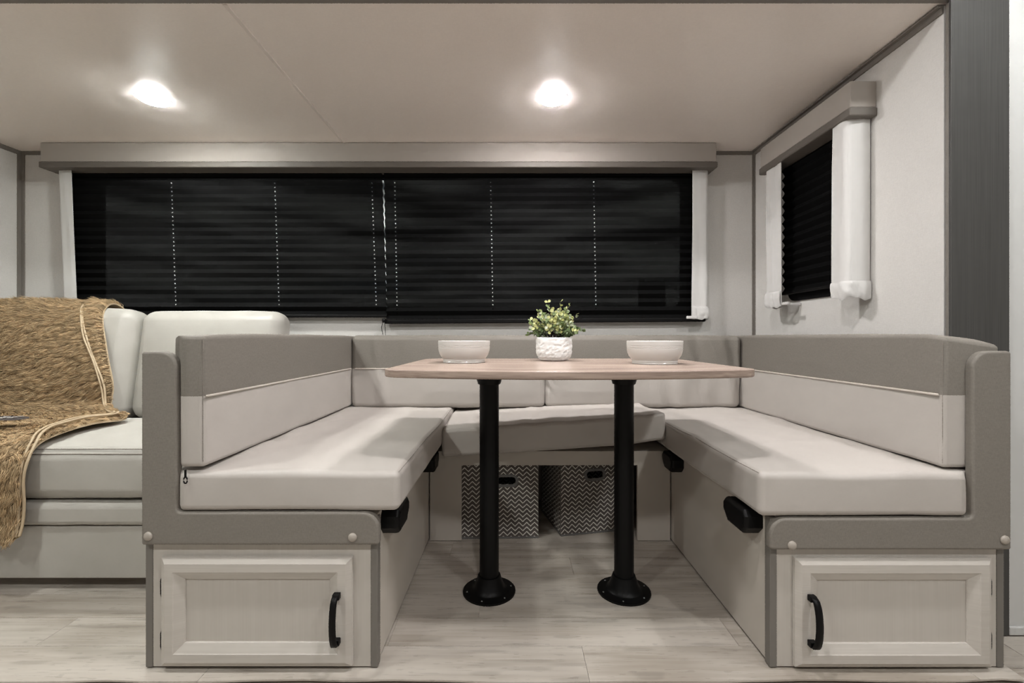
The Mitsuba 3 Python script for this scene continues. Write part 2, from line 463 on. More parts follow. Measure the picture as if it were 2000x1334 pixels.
# trims where the walls meet
tr = 0.021
trims = [(bx(XL, XL + .008, YB - tr - .008, YB - .0, 0, CEIL), None), (bx(XL + .0, XL + tr, YB - .006, YB, 0, CEIL), None)]
struct('trim_1', cat(bx(XL, XL + tr, YB - .006, YB, 0.0, CEIL - .0), bx(XL, XL + .006, YB - tr, YB - .006, 0.0, CEIL)), 'm_trim')
struct('trim_2', cat(bx(XR - .012, XR, YB - .005, YB, 0.0, CEIL), bx(XR - .005, XR, YB - .012, YB - .005, 0.0, CEIL)), 'm_trim')
struct('trim_3', cat(bx(XL + tr, XR - .012, YB - .006, YB, CEIL - .018, CEIL)), 'm_trim')
struct('trim_4', cat(bx(XR - .006, XR, YF, YB - .012, CEIL - .022, CEIL), bx(XR - .018, XR - .006, YF, YB - .012, CEIL - .005, CEIL)), 'm_trim')
struct('trim_5', bx(XL, XL + .006, YF, YB - tr, CEIL - .022, CEIL), 'm_trim')
tb = extrude(Polygon(rpoly([(-.848, CEIL - .003), (-.834, CEIL - .003), (-.834, CEIL), (-.848, CEIL)], [.002, .002, 0, 0], 3)), 'y', YF, YB - .006)
tb.vertices[:, 2] += (YB - tb.vertices[:, 1]) * .0048
struct('trim_6', tb, 'm_batten')
struct('trim_7', bx(XR - .0, XR + .03, 1.3105, YF - .0055, -.0125, CEIL), 'm_trim')
# fascia of the slide-out: header and the dark upright
struct('trim_8', bx(XL - .1, 1.2555, 1.302, 1.3075, CEIL + .004, MAINCEIL), 'm_darkwood', label='dark fascia over the slide-out')
struct('trim_9', bx(XL - .1, XR, 1.3077, 1.3265, CEIL + .0028, MAINCEIL - .001), 'm_trim')
struct('trim_10', rbox(1.256, 1.4236, 1.302, 1.310, -.0123, MAINCEIL, .002), 'm_darkwood', label='tall dark wood upright at the edge of the slide-out')
# main room
struct('wall_front_right', bx(1.40, 2.2, 1.3105, 1.34, -.0125, MAINCEIL), 'm_white')
struct('wall_front_left', bx(-2.75, XL - .1, 1.30, 1.34, -.0125, MAINCEIL), 'm_white')
struct('baseboard_right', rbox(1.4245, 2.2, 1.302, 1.3104, -.0123, .012, .003), 'm_white')
struct('wall_main_right', bx(2.2, 2.24, -1.15, 1.34, -.0125, MAINCEIL), 'm_main_wall')
struct('wall_main_left', bx(-2.79, -2.75, -1.15, 1.34, -.0125, MAINCEIL), 'm_main_wall')
struct('wall_rear', bx(-2.79, 2.24, -1.19, -1.15, -.0125, MAINCEIL), 'm_main_wall')
struct('ceiling_main', bx(-2.79, 2.24, -1.19, 1.34, MAINCEIL, MAINCEIL + .03), 'm_main_wall')

# ------------------------------------------------------------------ windows
fr = lambda o, i: Polygon(o, [i])
o1 = rpoly([(-2.305, .955), (.955, .955), (.955, 1.735), (-2.305, 1.735)], .07, 8)
i1 = rpoly([(-2.145, 1.0), (.885, 1.0), (.885, 1.672), (-2.145, 1.672)], .055, 8)
tag('window_1', 'long dark window in the back wall', None, None, 'structure')
add('window_1__frame', extrude(fr(o1, i1), 'y', YB - .010, YB + .03), 'm_black_matte')
add('window_1__pane', bx(-2.17, .91, YB + .0310, YB + .0312, .98, 1.70), 'm_glass')
add('window_1__latch', rbox(.665, .80, YB - .006, YB + .0290, .985, 1.135, .004), 'm_black_matte', label='dark square latch block at the lower corner of the glass')
o2 = rpoly([(1.62, 1.005), (2.075, 1.005), (2.075, 1.64), (1.62, 1.64)], .05, 8)
i2 = rpoly([(1.70, 1.07), (1.995, 1.07), (1.995, 1.58), (1.70, 1.58)], .05, 8)
tag('window_2', 'small dark window in the right wall', None, None, 'structure')
add('window_2__frame', extrude(fr(o2, i2), 'x', XR - .008, XR + .03), 'm_black_matte')
add('window_2__pane', bx(XR + .031, XR + .0312, 1.67, 2.03, 1.04, 1.60), 'm_glass')


def pleated(w, z0, z1, pitch, amp, cords, hole=.0052, shear=0.0, tilt=0.0, edge=None):
    """A pleated shade in (u along its width from 0, v depth, z): zigzag cloth with a cord hole in every pleat."""
    n = int(round((z1 - z0) / pitch)) * 2
    zf = np.linspace(z1, z0, n + 1)
    us = [0.0]
    hs = []
    for c in cords:
        hs.append(len(us))
        us += [c - hole / 2, c + hole / 2]
    us.append(w)
    us = np.array(us)
    rows = [(zf[0], amp)]
    kinds = []
    for k in range(n):
        s = 1 if k % 2 == 0 else -1
        za, zb = zf[k], zf[k + 1]
        zm = (za + zb) / 2
        for zz in (zm + hole / 2, zm - hole / 2, zb):
            t = (za - zz) / (za - zb)
            rows.append((zz, s * amp * (1 - 2 * t)))
        kinds += [0, 1, 0]
    R = np.array(rows)
    U, Z = np.meshgrid(us, R[:, 0])
    V = np.repeat(R[:, 1:2], len(us), 1)
    if edge is not None:
        U = U + edge(Z) * (us / w)[None, :]
    P = np.stack([U + (z1 - Z) * shear, V, Z + U * tilt], -1)
    f, m = [], len(us)
    for i in range(len(R) - 1):
        for j in range(m - 1):
            if kinds[i] == 1 and j in hs and 1 < i // 3 < n - 1:
                continue
            a = i * m + j
            f += [[a, a + m, a + m + 1], [a, a + m + 1, a + 1]]
    return trimesh.Trimesh(P.reshape(-1, 3), f, process=False)


def place_shade(m, x, y):
    v = np.array(m.vertices)
    m.vertices = np.stack([v[:, 0] + x, y - v[:, 1], v[:, 2]], 1)
    return m


def place_right(m, x, y):
    """u runs towards the camera from y, the depth v points into the room (-x)."""
    v = np.array(m.vertices)
    m.vertices = np.stack([x - v[:, 1], y - v[:, 0], v[:, 2]], 1)
    return m


YS = 2.342
tag('pleated_shade', 'wide black pleated shade on the left half of the long window, above the sofa', 'window shade')
add('pleated_shade__cloth', place_shade(pleated(1.627, .958, 1.69, .043, .008, [.541, 1.072, 1.572], shear=.036), -2.295, YS), 'm_shade', label='black pleated cloth with rows of pin holes')
add('pleated_shade__bottom_rail', rbox(-2.268, -.642, YS - .010, YS + .010, .945, .960, .004, 3), 'm_black', True)
add('pleated_shade__head_rail', rbox(-2.30, -.668, YS - .012, YS + .012, 1.688, 1.705, .003), 'm_black', True)
tag('pleated_shade_001', 'wide black pleated shade behind the potted plant, right half of the long window', 'window shade')
add('pleated_shade_001__cloth', place_shade(pleated(1.635, .935, 1.69, .043, .008, [.054, .547, 1.077], shear=.018, tilt=.004, edge=None), -.658, YS - .001), 'm_shade', label='black pleated cloth with rows of pin holes')
t = rbox(-.652, .992, YS - .011, YS + .010, .912, .934, .005, 3)
t.vertices[:, 2] += (t.vertices[:, 0] + .652) * .007
add('pleated_shade_001__bottom_rail', t, 'm_black', True)
add('pleated_shade_001__head_rail', rbox(-.662, .985, YS - .012, YS + .012, 1.688, 1.705, .003), 'm_black', True)
cx = -.653
kn = lathe([(0, -.013), (.007, -.011), (.009, -.004), (.0075, .003), (.004, .009), (0, .010)], 16, (cx, YS - .024, .931))
loopc = [tube([(cx - .003, YS - .024, .927), (cx - .012, YS - .022, .893), (cx - .005, YS - .020, .856), (cx - .004, YS - .018, .80)], .0014, 6),
         tube([(cx + .004, YS - .024, .927), (cx + .007, YS - .023, .890), (cx + .008, YS - .020, .856), (cx + .006, YS - .018, .80)], .0014, 6),
         tube([(cx + .004, YS - .024, .938), (cx + .016, YS - .012, .930)], .002, 6)]
add('pleated_shade_001__pull_cord', cat(kn, *loopc), 'm_black', 40, label='thin black pull cord with a bead')
tag('pleated_shade_002', 'narrow black pleated shade on the small window of the right wall', 'window shade')
add('pleated_shade_002__cloth', place_right(pleated(.415, 1.045, 1.635, .040, .007, []), 1.238, 2.076), 'm_shade_dense')
add('pleated_shade_002__bottom_rail', rbox(1.228, 1.248, 1.66, 2.078, 1.034, 1.047, .004), 'm_black', True)

# valances
def valance(key, box_m, lip_m, cap, label):
    tag(key, label, 'valance')
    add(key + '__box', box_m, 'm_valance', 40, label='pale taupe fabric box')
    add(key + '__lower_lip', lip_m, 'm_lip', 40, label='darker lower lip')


VY = 2.262
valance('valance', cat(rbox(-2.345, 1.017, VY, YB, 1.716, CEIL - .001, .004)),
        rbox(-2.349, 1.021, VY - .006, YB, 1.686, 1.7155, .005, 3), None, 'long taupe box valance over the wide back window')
vr = lambda x0, x1, y0, y1, z0, z1, r=.004: rbox(x0, x1, y0, y1, z0, z1, r, 3)
m1 = vr(1.173, XR, 1.578, 2.15, 1.640, 1.732)
m2 = vr(1.168, XR, 1.572, 2.155, 1.608, 1.6395, .006)
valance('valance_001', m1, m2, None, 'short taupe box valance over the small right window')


# curtains: cloth strips folded round the ends of the valances
def curtain(key, path, z0, z1, label, lean=(0, 0), seed=0, cuff=.06, grp=None):
    path = np.array(path, float)
    d = np.concatenate([[0], np.cumsum(np.linalg.norm(np.diff(path, axis=0), axis=1))])
    s = np.linspace(0, d[-1], 28)
    px, py = np.interp(s, d, path[:, 0]), np.interp(s, d, path[:, 1])
    for _ in range(2):
        px[1:-1], py[1:-1] = (px[:-2] + 2 * px[1:-1] + px[2:]) / 4, (py[:-2] + 2 * py[1:-1] + py[2:]) / 4
    zs = np.linspace(z1, z0, 40)
    P = np.zeros((28, 40, 3))
    for j, z in enumerate(zs):
        t = (z1 - z) / (z1 - z0)
        P[:, j, 0], P[:, j, 1], P[:, j, 2] = px + lean[0] * t, py + lean[1] * t, z
    q = np.stack([np.repeat((s * 26)[:, None], 40, 1), np.repeat((zs * 2.2)[None, :], 28, 0), np.full((28, 40), seed * 3.3)], -1)
    nx, ny = np.gradient(py), -np.gradient(px)
    ln = np.hypot(nx, ny)
    a = (meshkit.fbm(q, 2, seed) - .5) * .010
    P[..., 0] += a * (nx / ln)[:, None]
    P[..., 1] += a * (ny / ln)[:, None]
    tag(key, label, 'curtain', grp)
    add(key + '__panel', sheet(P, .003), 'm_curtain', 60)
    zs = np.linspace(z0 + cuff, z0 - .004, 14)
    C = np.zeros((28, 14, 3))
    for j, z in enumerate(zs):
        t = (z1 - z) / (z1 - z0)
        bulge = .003 + .005 * math.sin(PI * j / 13) ** .5
        C[:, j, 0] = px + lean[0] * t - bulge * (nx / ln) * cuff_side
        C[:, j, 1] = py + lean[1] * t - bulge * (ny / ln) * cuff_side
        C[:, j, 2] = z + (meshkit.fbm(np.stack([s * 40, s * 0, s * 0 + seed], 1), 2, seed) - .5) * .02 * (j / 13)
    w = (meshkit.fbm(np.stack([np.repeat((s * 60)[:, None], 14, 1), np.repeat((zs * 30)[None, :], 28, 0), np.full((28, 14), seed * 1.7)], -1), 2, seed + 4) - .5) * .014
    C[..., 0] += w * (nx / ln)[:, None]
    C[..., 1] += w * (ny / ln)[:, None]
    add(key + '__hem', sheet(C, .004), 'm_curtain', 60, label='bunched turned-up hem')


cuff_side = -1
YC = 2.300
curtain('curtain', [(-2.295, 2.365), (-2.298, YC + .01), (-2.288, YC), (-2.225, YC)], .93, 1.690, 'thin white curtain strip behind the sofa at the left end of the long window', lean=(.03, 0), seed=1)
curtain('curtain_001', [(.912, YC), (.985, YC), (.996, YC + .01), (.996, 2.365)], .938, 1.690, 'white curtain strip at the right end of the long window, beside the corner', lean=(-.005, 0), seed=2)
curtain('curtain_002', [(1.178, 1.672), (1.178, 1.612), (1.188, 1.600), (1.258, 1.600)], .985, 1.612, 'broad white curtain strip on the side of the right window nearest the dark wood upright', seed=3, cuff=.055)
curtain('curtain_003', [(1.258, 2.118), (1.188, 2.118), (1.178, 2.108), (1.178, 1.990)], .985, 1.612, 'narrow white curtain strip on the right window beside the room corner', seed=5)
# hold-down hooks
tag('curtain_hook', 'small white hold-down hook below the curtain beside the room corner', 'curtain hook')
add('curtain_hook__clip', cat(rbox(1.180, 1.192, 1.950, 1.990, .983, .996, .003), rbox(1.180, 1.261, 1.985, 1.992, .983, .994, .002)), 'm_curtain', True)
add('curtain_hook__screw', lathe([(0, 0), (.009, 0), (.009, .004), (0, .006)], 14), 'm_black', 40)
scene['curtain_hook__screw']['to_world'] = T().translate([1.2695, 2.00, 1.045]).rotate([0, 1, 0], -90)
tag('curtain_hook_001', 'small white hold-down hook below the curtain at the right end of the long window', 'curtain hook')
add('curtain_hook_001__clip', rbox(.880, .93, 2.288, 2.30, .936, .951, .003), 'm_curtain', True)


# ------------------------------------------------------------------ lamps
def lamp(i, x, y, z, power, tint):
    key = 'ceiling_light' if i == 0 else f'ceiling_light_{i:03d}'
    names = ['round white ceiling light above the sofa', 'round white ceiling light above the dinette table']
    lab = names[i] if i < 2 else 'round white ceiling light on the higher ceiling of the main room, behind the camera'
    tag(key, lab, 'ceiling light', 'ceiling lights of the main room' if i > 1 else None)
    ring = lathe([(.0565, -.001), (.0565, -.0030), (.0625, -.0030), (.064, -.001)], 40, (x, y, z - .0003))
    add(key + '__ring', ring, 'm_ring', 40)
    dome = lathe([(0, -.0145), (.02, -.014), (.036, -.0126), (.047, -.0102), (.0535, -.0072), (.056, -.004), (.056, -.001), (0, -.001)], 32, (x, y, z))
    if dome.volume < 0:
        dome.invert()
    k = add(key + '__diffuser', dome, 'm_ring', 40, label='glowing diffuser')
    scene[k]['emitter'] = {'type': 'area', 'radiance': rgb(*[power * c for c in tint])}


for i, a in enumerate(LAMPS):
    lamp(i, *a)


# ------------------------------------------------------------------ dinette benches
def door_mesh(x0, x1, z0, z1, yb):
    """The mitred frame of a cabinet door; its back lies at yb. Four rails in one ring."""
    prof = [(0, 0), (0, .010), (.003, .0115), (.0135, .0185), (.034, .0185), (.036, .0165), (.056, .0065), (.0575, .0045), (.0575, 0)]
    v, f = [], []
    for i, d in prof:
        v += [(x0 + i, z0 + i, d), (x1 - i, z0 + i, d), (x1 - i, z1 - i, d), (x0 + i, z1 - i, d)]
    for l in range(len(prof) - 1):
        for k in range(4):
            a, b, c, d = l * 4 + k, l * 4 + (k + 1) % 4, (l + 1) * 4 + (k + 1) % 4, (l + 1) * 4 + k
            f += [[a, b, c], [a, c, d]]
    m = trimesh.Trimesh(np.array(v, float), f, process=False)
    return to_front(m, yb)


def bar_handle(x, z0, z1, y):
    """An arched pull, upright, its feet on the plane y."""
    t = np.linspace(0, PI, 21)
    zs = (z0 + z1) / 2 - np.cos(t) * (z1 - z0) / 2
    out = .010 + .026 * np.sin(t) ** .8
    w, th = .0075, .0042
    v, f = [], []
    for zz, o in zip(zs, out):
        v += [(x - w, y - o + th, zz), (x + w, y - o + th, zz), (x + w * .8, y - o - th, zz), (x - w * .8, y - o - th, zz)]
    for l in range(20):
        for k in range(4):
            a, b, c, d = l * 4 + k, l * 4 + (k + 1) % 4, (l + 1) * 4 + (k + 1) % 4, (l + 1) * 4 + k
            f += [[a, b, c], [a, c, d]]
    f += [[0, 2, 1], [0, 3, 2], [80, 81, 82], [80, 82, 83]]
    m = trimesh.Trimesh(v, f, process=False)
    if m.volume < 0:
        m.invert()
    feet = [rbox(x - .0085, x + .0085, y - .014, y, z0 - .001, z0 + .014, .002), rbox(x - .0085, x + .0085, y - .014, y, z1 - .014, z1 + .001, .002)]
    return cat(m, *feet)


def button(x, y, z, r=.0112):
    m = lathe([(r * .85, 0), (r, .0015), (r * .97, .0035), (r * .8, .0062), (r * .45, .0078), (0, .0082)], 24)
    v = np.array(m.vertices)
    m.vertices = np.stack([v[:, 0] + x, y - v[:, 2], v[:, 1] + z], 1)
    if m.volume < 0:
        m.invert()
    return m


YBF = 1.158      # front of the bench boxes
def ledge(side_x, y0, y1, s, z0=.318, z1=.385):
    """A black octagonal ledge bracket on the inner side of a bench; s: +1 juts towards +x."""
    c = .022
    o = [(y0 + c, z0), (y1 - c * 1.3, z0), (y1, z0 + c * 1.3), (y1, z1 - c * .7), (y1 - c * .7, z1), (y0 + c * .7, z1), (y0, z1 - c * .7), (y0, z0 + c)]
    m = pad(rpoly(o, .004, 3), .048, .012, 4)
    v = np.array(m.vertices)
    m.vertices = np.stack([side_x + s * v[:, 2], v[:, 0], v[:, 1]], 1)
    if m.volume < 0:
        m.invert()
    return m


def bench(key, x0, x1, inner, label, door, ltop, panel_out, hz, arm_hi):
    """inner: +1 when the aisle lies on the +x side. door (x0, x1, z0, z1). panel_out: L outline in (x, z)."""
    tag(key, label, 'bench')
    ztop = .388
    add(key + '__body', cat(rbox(x0 + .004, x1 - .004, YBF + .012, YB - .01, .006, ztop, .002, 1)), 'm_side', label='pale side boards')
    add(key + '__face_frame', rbox(x0 + .018, x1 - .018, YBF, YBF + .012, .004, ztop, .001, 1), 'm_wood_v', label='pale wood grain front')
    for a, b in ((x0, x0 + .018), (x1 - .018, x1)):
        add(key + '__corner_strip', rbox(a, b, YBF - .002, YBF + .022, .003, ztop - .004, .002, 2), 'm_strip', True, label='narrow grey corner strip')
    dx0, dx1, dz0, dz1 = door
    yd = YBF - .001
    dk = add(key + '__door', door_mesh(dx0, dx1, dz0, dz1, yd), 'm_wood_h', label='pale framed cabinet door')
    add(key + '__door__panel', bx(dx0 + .05, dx1 - .05, yd - .0018, yd - .0003, dz0 + .05, dz1 - .05), 'm_wood_v', label='flat wood grain panel')
    hx = dx1 - .0335 if inner > 0 else dx0 + .0335
    add(key + '__door__handle', bar_handle(hx, hz[0], hz[1], yd - .0186), 'm_black', 40, label='arched black pull handle')
    ex = dx0 if inner > 0 else dx1
    sg = -1 if inner > 0 else 1
    for hz_ in (dz0 + .055, dz1 - .085):
        hm = extrude(Polygon([(ex + sg * .0004, hz_ - .024), (ex + sg * .0052, hz_ - .008), (ex + sg * .0052, hz_ + .024), (ex + sg * .0004, hz_ + .040)]), 'y', yd - .007, yd + .0002)
        add(key + '__door__hinge', hm, 'm_black', False, label='thin black hinge')
    pm = to_front(pad(panel_out, .019, .007, 5), YBF - .0015)
    if pm.volume < 0:
        pm.invert()
    add(key + '__end_panel', pm, 'm_fabric', 50, label='taupe upholstered L-shaped end panel')


def Lpanel(xo, xi, xa, z0, zh, zt, mirror):
    """xo outer edge, xi aisle end, xa inner edge of the arm."""
    pts = [(xo, z0), (xi, z0), (xi, zh), (xa, zh), (xa, zt), (xo, zt)]
    rad = [.006, .008, .040, .012, .042, .008]
    if mirror:
        pts, rad = pts[::-1], rad[::-1]
    return rpoly(pts, rad, 8)


bench('dinette_bench', -.931, -.341, 1, 'pale wood dinette bench box with taupe L-shaped end panel, standing beside the sofa', (-.884, -.403, .013, .287),
      None, Lpanel(-.928, -.333, -.838, .321, .404, .806, False), (.078, .204), None)
for x, z in ((-.908, .345), (-.398, .342)):
    add('dinette_bench__end_panel__button', button(x, YBF - .020, z), 'm_button', True, label='round taupe button cap')
bench('dinette_bench_001', .655, 1.250, -1, 'pale wood dinette bench box with taupe L-shaped end panel, standing beside the dark upright', (.713, 1.208, .011, .285),
      None, Lpanel(1.250, .646, 1.152, .309, .389, .807, True), (.073, .199), None)
for x, z in ((.699, .322), (1.230, .336)):
    add('dinette_bench_001__end_panel__button', button(x, YBF - .020, z), 'm_button', True, label='round taupe button cap')
for k, sx, s in (('dinette_bench', -.345, 1), ('dinette_bench_001', .659, -1)):
    add(k + '__ledge_bracket', ledge(sx, 1.195, 1.325, s), 'm_black', 40, label='black octagonal ledge bracket')
    add(k + '__ledge_bracket', ledge(sx, 1.745, 1.862, s), 'm_black', 40, label='black octagonal ledge bracket')

# the back bench: a board with an opening, a lid and its sides
tag('back_bench', 'low pale wood bench box with an open cubby, between the two dinette benches', 'bench')
YK = 1.881
kb = Polygon([(-.339, .003), (.653, .003), (.653, .372), (-.339, .372)], [[(-.209, .003001), (-.209, .314), (.519, .314), (.519, .003001)]])
kb = Polygon([(-.339, .003), (-.209, .003), (-.209, .314), (.519, .314), (.519, .003), (.653, .003), (.653, .372), (-.339, .372)])
add('back_bench__front_board', extrude(kb, 'y', YK, YK + .016), 'm_side', label='pale board with a wide opening')
add('back_bench__lid', bx(-.339, .653, YK + .0165, YB - .01, .357, .372), 'm_side')
add('back_bench__rear_board', bx(-.339, .653, YB - .024, YB - .0105, .003, .3565), 'm_side')


# ------------------------------------------------------------------ cushions
def cushion(x0, x1, y0, y1, z0, z1, r, puff=(0, 0, 0), wr=.003, wf=9.0, seed=0, step=.02, ez=(), fold=None):
    m = rbox(x0, x1, y0, y1, z0, z1, r, 5, step, ez=ez)
    v = np.array(m.vertices)
    c, h = np.array([x0 + x1, y0 + y1, z0 + z1]) / 2, np.array([x1 - x0, y1 - y0, z1 - z0]) / 2
    q = (v - c) / h
    b = 1 - np.clip(np.abs(q), 0, 1) ** 2.5
    for ax in range(3):
        o = [k for k in range(3) if k != ax]
        v[:, ax] += np.sign(q[:, ax]) * np.abs(q[:, ax]) ** 4 * puff[ax] * b[:, o[0]] ** .6 * b[:, o[1]] ** .6
    v += np.array(m.vertex_normals) * (wob(v, wr, wf, seed) * 1.0)[:, None]
    if fold is not None:
        v = fold(v, q, c)
    m.vertices = v
    return m


ZS = .505
def behind_panel(v):
    """The ends that pass behind the end panels' arms sit back from the front."""
    k = np.maximum(np.clip((-.8330 - v[:, 0]) / .004, 0, 1), np.clip((v[:, 0] - 1.1455) / .005, 0, 1))
    v[:, 1] = np.maximum(v[:, 1], 1.120 + k * .0385)
    return v


def seat_fold(v, q, c):
    v = behind_panel(v)
    top = np.clip(q[:, 2], 0, 1) ** 3
    for y0, slope, h in ((1.46, .10, .0035), (1.62, -.22, .0030), (1.80, .30, .0030)):       # slack creases across the seat
        v[:, 2] += top * h * np.exp(-((v[:, 1] - y0 - slope * (v[:, 0] - c[0])) / .026) ** 2) * np.clip(1 - np.abs(v[:, 0] - c[0]) / .25, 0, 1)
    v[:, 2] += top * ((meshkit.fbm(np.stack([v[:, 0] * 3 + v[:, 1] * 4.5, v[:, 0] * 9 - v[:, 1] * 3, v[:, 0] * 0], 1), 3, 11) - .5) * .012)
    return v


def seams(key, lines, r=.0016, mat='m_seam'):
    add(key, cat(*[tube(l, r, 6) for l in lines]), mat, True)


add_c = lambda key, m, mat, lab, catg='seat cushion': add(key, m, mat, True, label=lab, category=catg)
tag('seat_cushion', 'long beige vinyl seat cushion on the bench beside the sofa', 'seat cushion')
add('seat_cushion__cover', cushion(-.918, -.283, 1.139, 2.345, .4055, ZS, .017, (.003, .002, .006), .0025, 8, 1, .018, fold=seat_fold), 'm_vinyl', True)
tag('seat_cushion_001', 'long beige vinyl seat cushion on the bench beside the dark upright', 'seat cushion')
add('seat_cushion_001__cover', cushion(.620, 1.240, 1.139, 2.345, .392, ZS - .004, .017, (.003, .002, .006), .0025, 8, 2, .018, fold=seat_fold), 'm_vinyl', True)
add('seat_cushion__zipper_pull', cat(rbox(-.8145, -.8105, 1.1305, 1.1345, .492, .512, .001), tube([(-.8125 + .0045 * math.cos(a), 1.1325, .486 + .008 * math.sin(a)) for a in np.linspace(0, 2 * PI, 14, endpoint=False)], .0016, 6, True)), 'm_black', True, label='dark zipper pull')


def mid_fold(v, q, c):
    t = np.clip((2.05 - v[:, 1]) / .22, 0, 1)       # towards the front edge
    a = (v[:, 0] - c[0])
    v[:, 2] += t * (.020 * np.clip((a + .45) / .9, 0, 1) - .014) + np.clip((a - .30) / .15, 0, 1) * .012 * t
    v[:, 2] += np.clip(q[:, 2], 0, 1) ** 3 * (meshkit.fbm(np.stack([v[:, 0] * 22, v[:, 1] * 5, v[:, 0] * 0], 1), 3, 7) - .5) * .010
    v[:, 1] += (1 - t) * 0
    return v


m = cushion(-.282, .614, 1.815, 2.345, .376, .488, .015, (.003, .003, .006), .002, 9, 5, .018)
v = np.array(m.vertices)
v[:, 2] += (v[:, 0] + .277) * .045                       # lies askew, its right end propped up
m.vertices = mid_fold(v, (v - [.168, 2.08, .432]) / [.445, .265, .056], np.array([.168, 2.08, .432]))
tag('seat_cushion_002', 'short beige seat cushion lying askew between the two long seat cushions', 'seat cushion')
add('seat_cushion_002__cover', m, 'm_vinyl', True)

ZSEAM, ZTOP, ZBOT = .694, .848, .516


def back_cushion(key, dims, r, label, seed, fold=None, puff=(.004, .004, .003), pipe=None, wr=.0025):
    x0, x1, y0, y1, z0, z1 = dims
    m = cushion(x0, x1, y0, y1, z0, z1, r, puff, wr, 8, seed, .02, ez=(ZSEAM,), fold=fold)
    m.fix_normals()
    zc = rb_ref(dims, m)
    up = zc > ZSEAM
    tag(key, label, 'back cushion')
    add(key + '__upper_band', split(m, up), 'm_fabric', True, label='taupe woven upper band')
    add(key + '__lower_panel', split(m, ~up), 'm_vinyl', True, label='beige vinyl lower panel')
    return m


_ref = {}
def rb_ref(dims, m):
    """Face heights of the undeformed box, so that the seam splits along one grid line."""
    x0, x1, y0, y1, z0, z1 = dims
    zz = np.array(m.metadata['z_ref']) if 'z_ref' in m.metadata else np.array(m.vertices)[:, 2]
    return zz[np.array(m.faces)].mean(1)


_cush = cushion
def cushion(*a, **k):
    fold = k.pop('fold', None)
    x0, x1, y0, y1, z0, z1, r = a[:7]
    step = a[11] if len(a) > 11 else k.get('step', .02)
    ref = rbox(x0, x1, y0, y1, z0, z1, r, 5, step, ez=k.get('ez', ()))
    m = _cush(*a, fold=fold, **k)
    m.metadata['z_ref'] = np.array(ref.vertices)[:, 2]
    return m


def fold_left(v, q, c):
    v = behind_panel(v)
    v[:, 2] -= np.clip(q[:, 2], 0, 1) ** 2 * .004 * np.abs(q[:, 1]) ** 6
    return v


back_cushion('back_cushion', (-.857, -.770, 1.139, 2.300, ZBOT, ZTOP + .002), .012, 'two-tone back cushion standing along the bench beside the sofa', 21, fold_left)


def fold_right(v, q, c):
    near = np.clip((1.42 - v[:, 1]) / .28, 0, 1) ** 1.5
    v[:, 2] -= np.clip(q[:, 2], 0, 1) ** 2 * near * np.clip((v[:, 0] - 1.100) / .13, 0, 1) * .024
    v[:, 2] -= np.clip(q[:, 2], 0, 1) ** 2 * np.clip((1.21 - v[:, 1]) / .05, 0, 1) * .008
    v[:, 0] += near * np.clip(q[:, 2], 0, 1) * .006
    return v


back_cushion('back_cushion_001', (1.098, 1.240, 1.161, 2.300, ZBOT - .008, ZTOP + .002), .012, 'two-tone back cushion standing along the bench beside the dark upright', 22, fold_right)


def fold_back(amp, x_edge, side):
    def f(v, q, c):
        low = np.clip(-q[:, 1], 0, 1)
        w = (meshkit.fbm(np.stack([v[:, 0] * 26 + v[:, 2] * 5, v[:, 2] * 4, v[:, 0] * 0], 1), 2, 31) - .5)
        k = np.clip(1 - np.abs(v[:, 0] - x_edge) / .42, 0, 1)
        v[:, 1] -= low * w * amp * k
        e = np.clip(1 - np.abs(v[:, 0] - .16) / .11, 0, 1) * np.clip(1 - np.abs(v[:, 2] - .62) / .09, 0, 1)
        v[:, 1] += low * e * (.5 + .5 * np.sin((v[:, 2] * 1.0 - np.abs(v[:, 0] - .16) * .7) * 210)) * (.015 if side > 1 else .003)
        return v
    return f


back_cushion('back_cushion_002', (-.766, .156, 2.165, 2.30, ZBOT - .008, ZTOP + .003), .024, 'two-tone back cushion along the window wall behind the left bowl', 23, fold_back(.018, -.7, 1), (.004, .010, .003))
back_cushion('back_cushion_003', (.160, 1.089, 2.165, 2.30, ZBOT - .008, ZTOP + .003), .024, 'two-tone back cushion along the window wall behind the right bowl', 24, fold_back(.060, .95, 2), (.004, .012, .003))


def piping(key, pts, r=.0034):
    add(key + '__piping', tube(pts, r, 8), 'm_piping', True, label='pale welt piping along the seam')


ys = np.linspace(1.140, 2.160, 30)
piping('back_cushion', [(-.769 + .004, y, ZSEAM) for y in ys])
piping('back_cushion_001', [(1.097 - .004, y, ZSEAM) for y in np.linspace(1.168, 2.160, 30)])
piping('back_cushion_002', [(x, 2.160 - .009 * (1 - ((x + .3) / .46) ** 2), ZSEAM) for x in np.linspace(-.745, .150, 24)])
piping('back_cushion_003', [(x, 2.160 - .009 * (1 - ((x - .62) / .46) ** 2), ZSEAM) for x in np.linspace(.166, 1.080, 24)])


def edge_seam(key, *lines):
    add(key + '__seam', cat(*[tube(l, .0008, 6) for l in lines]), 'm_seam', True, label='thin stitched seam')


def top_edge(key, sx):
    """The upper aisle edge of a long seat cushion as it was built."""
    v = meshkit.WRITTEN[scene[key + '__cover']['filename']][0]
    out = []
    for y in np.linspace(1.152, 2.32, 50):
        n = v[np.abs(v[:, 1] - y) < .014]
        p = n[np.argmax(n[:, 0] * sx + n[:, 2])]
        out.append([p[0], y, p[2]])
    out = np.array(out)
    for _ in range(8):
        out[1:-1] = (out[:-2] + 2 * out[1:-1] + out[2:]) / 4
    return out


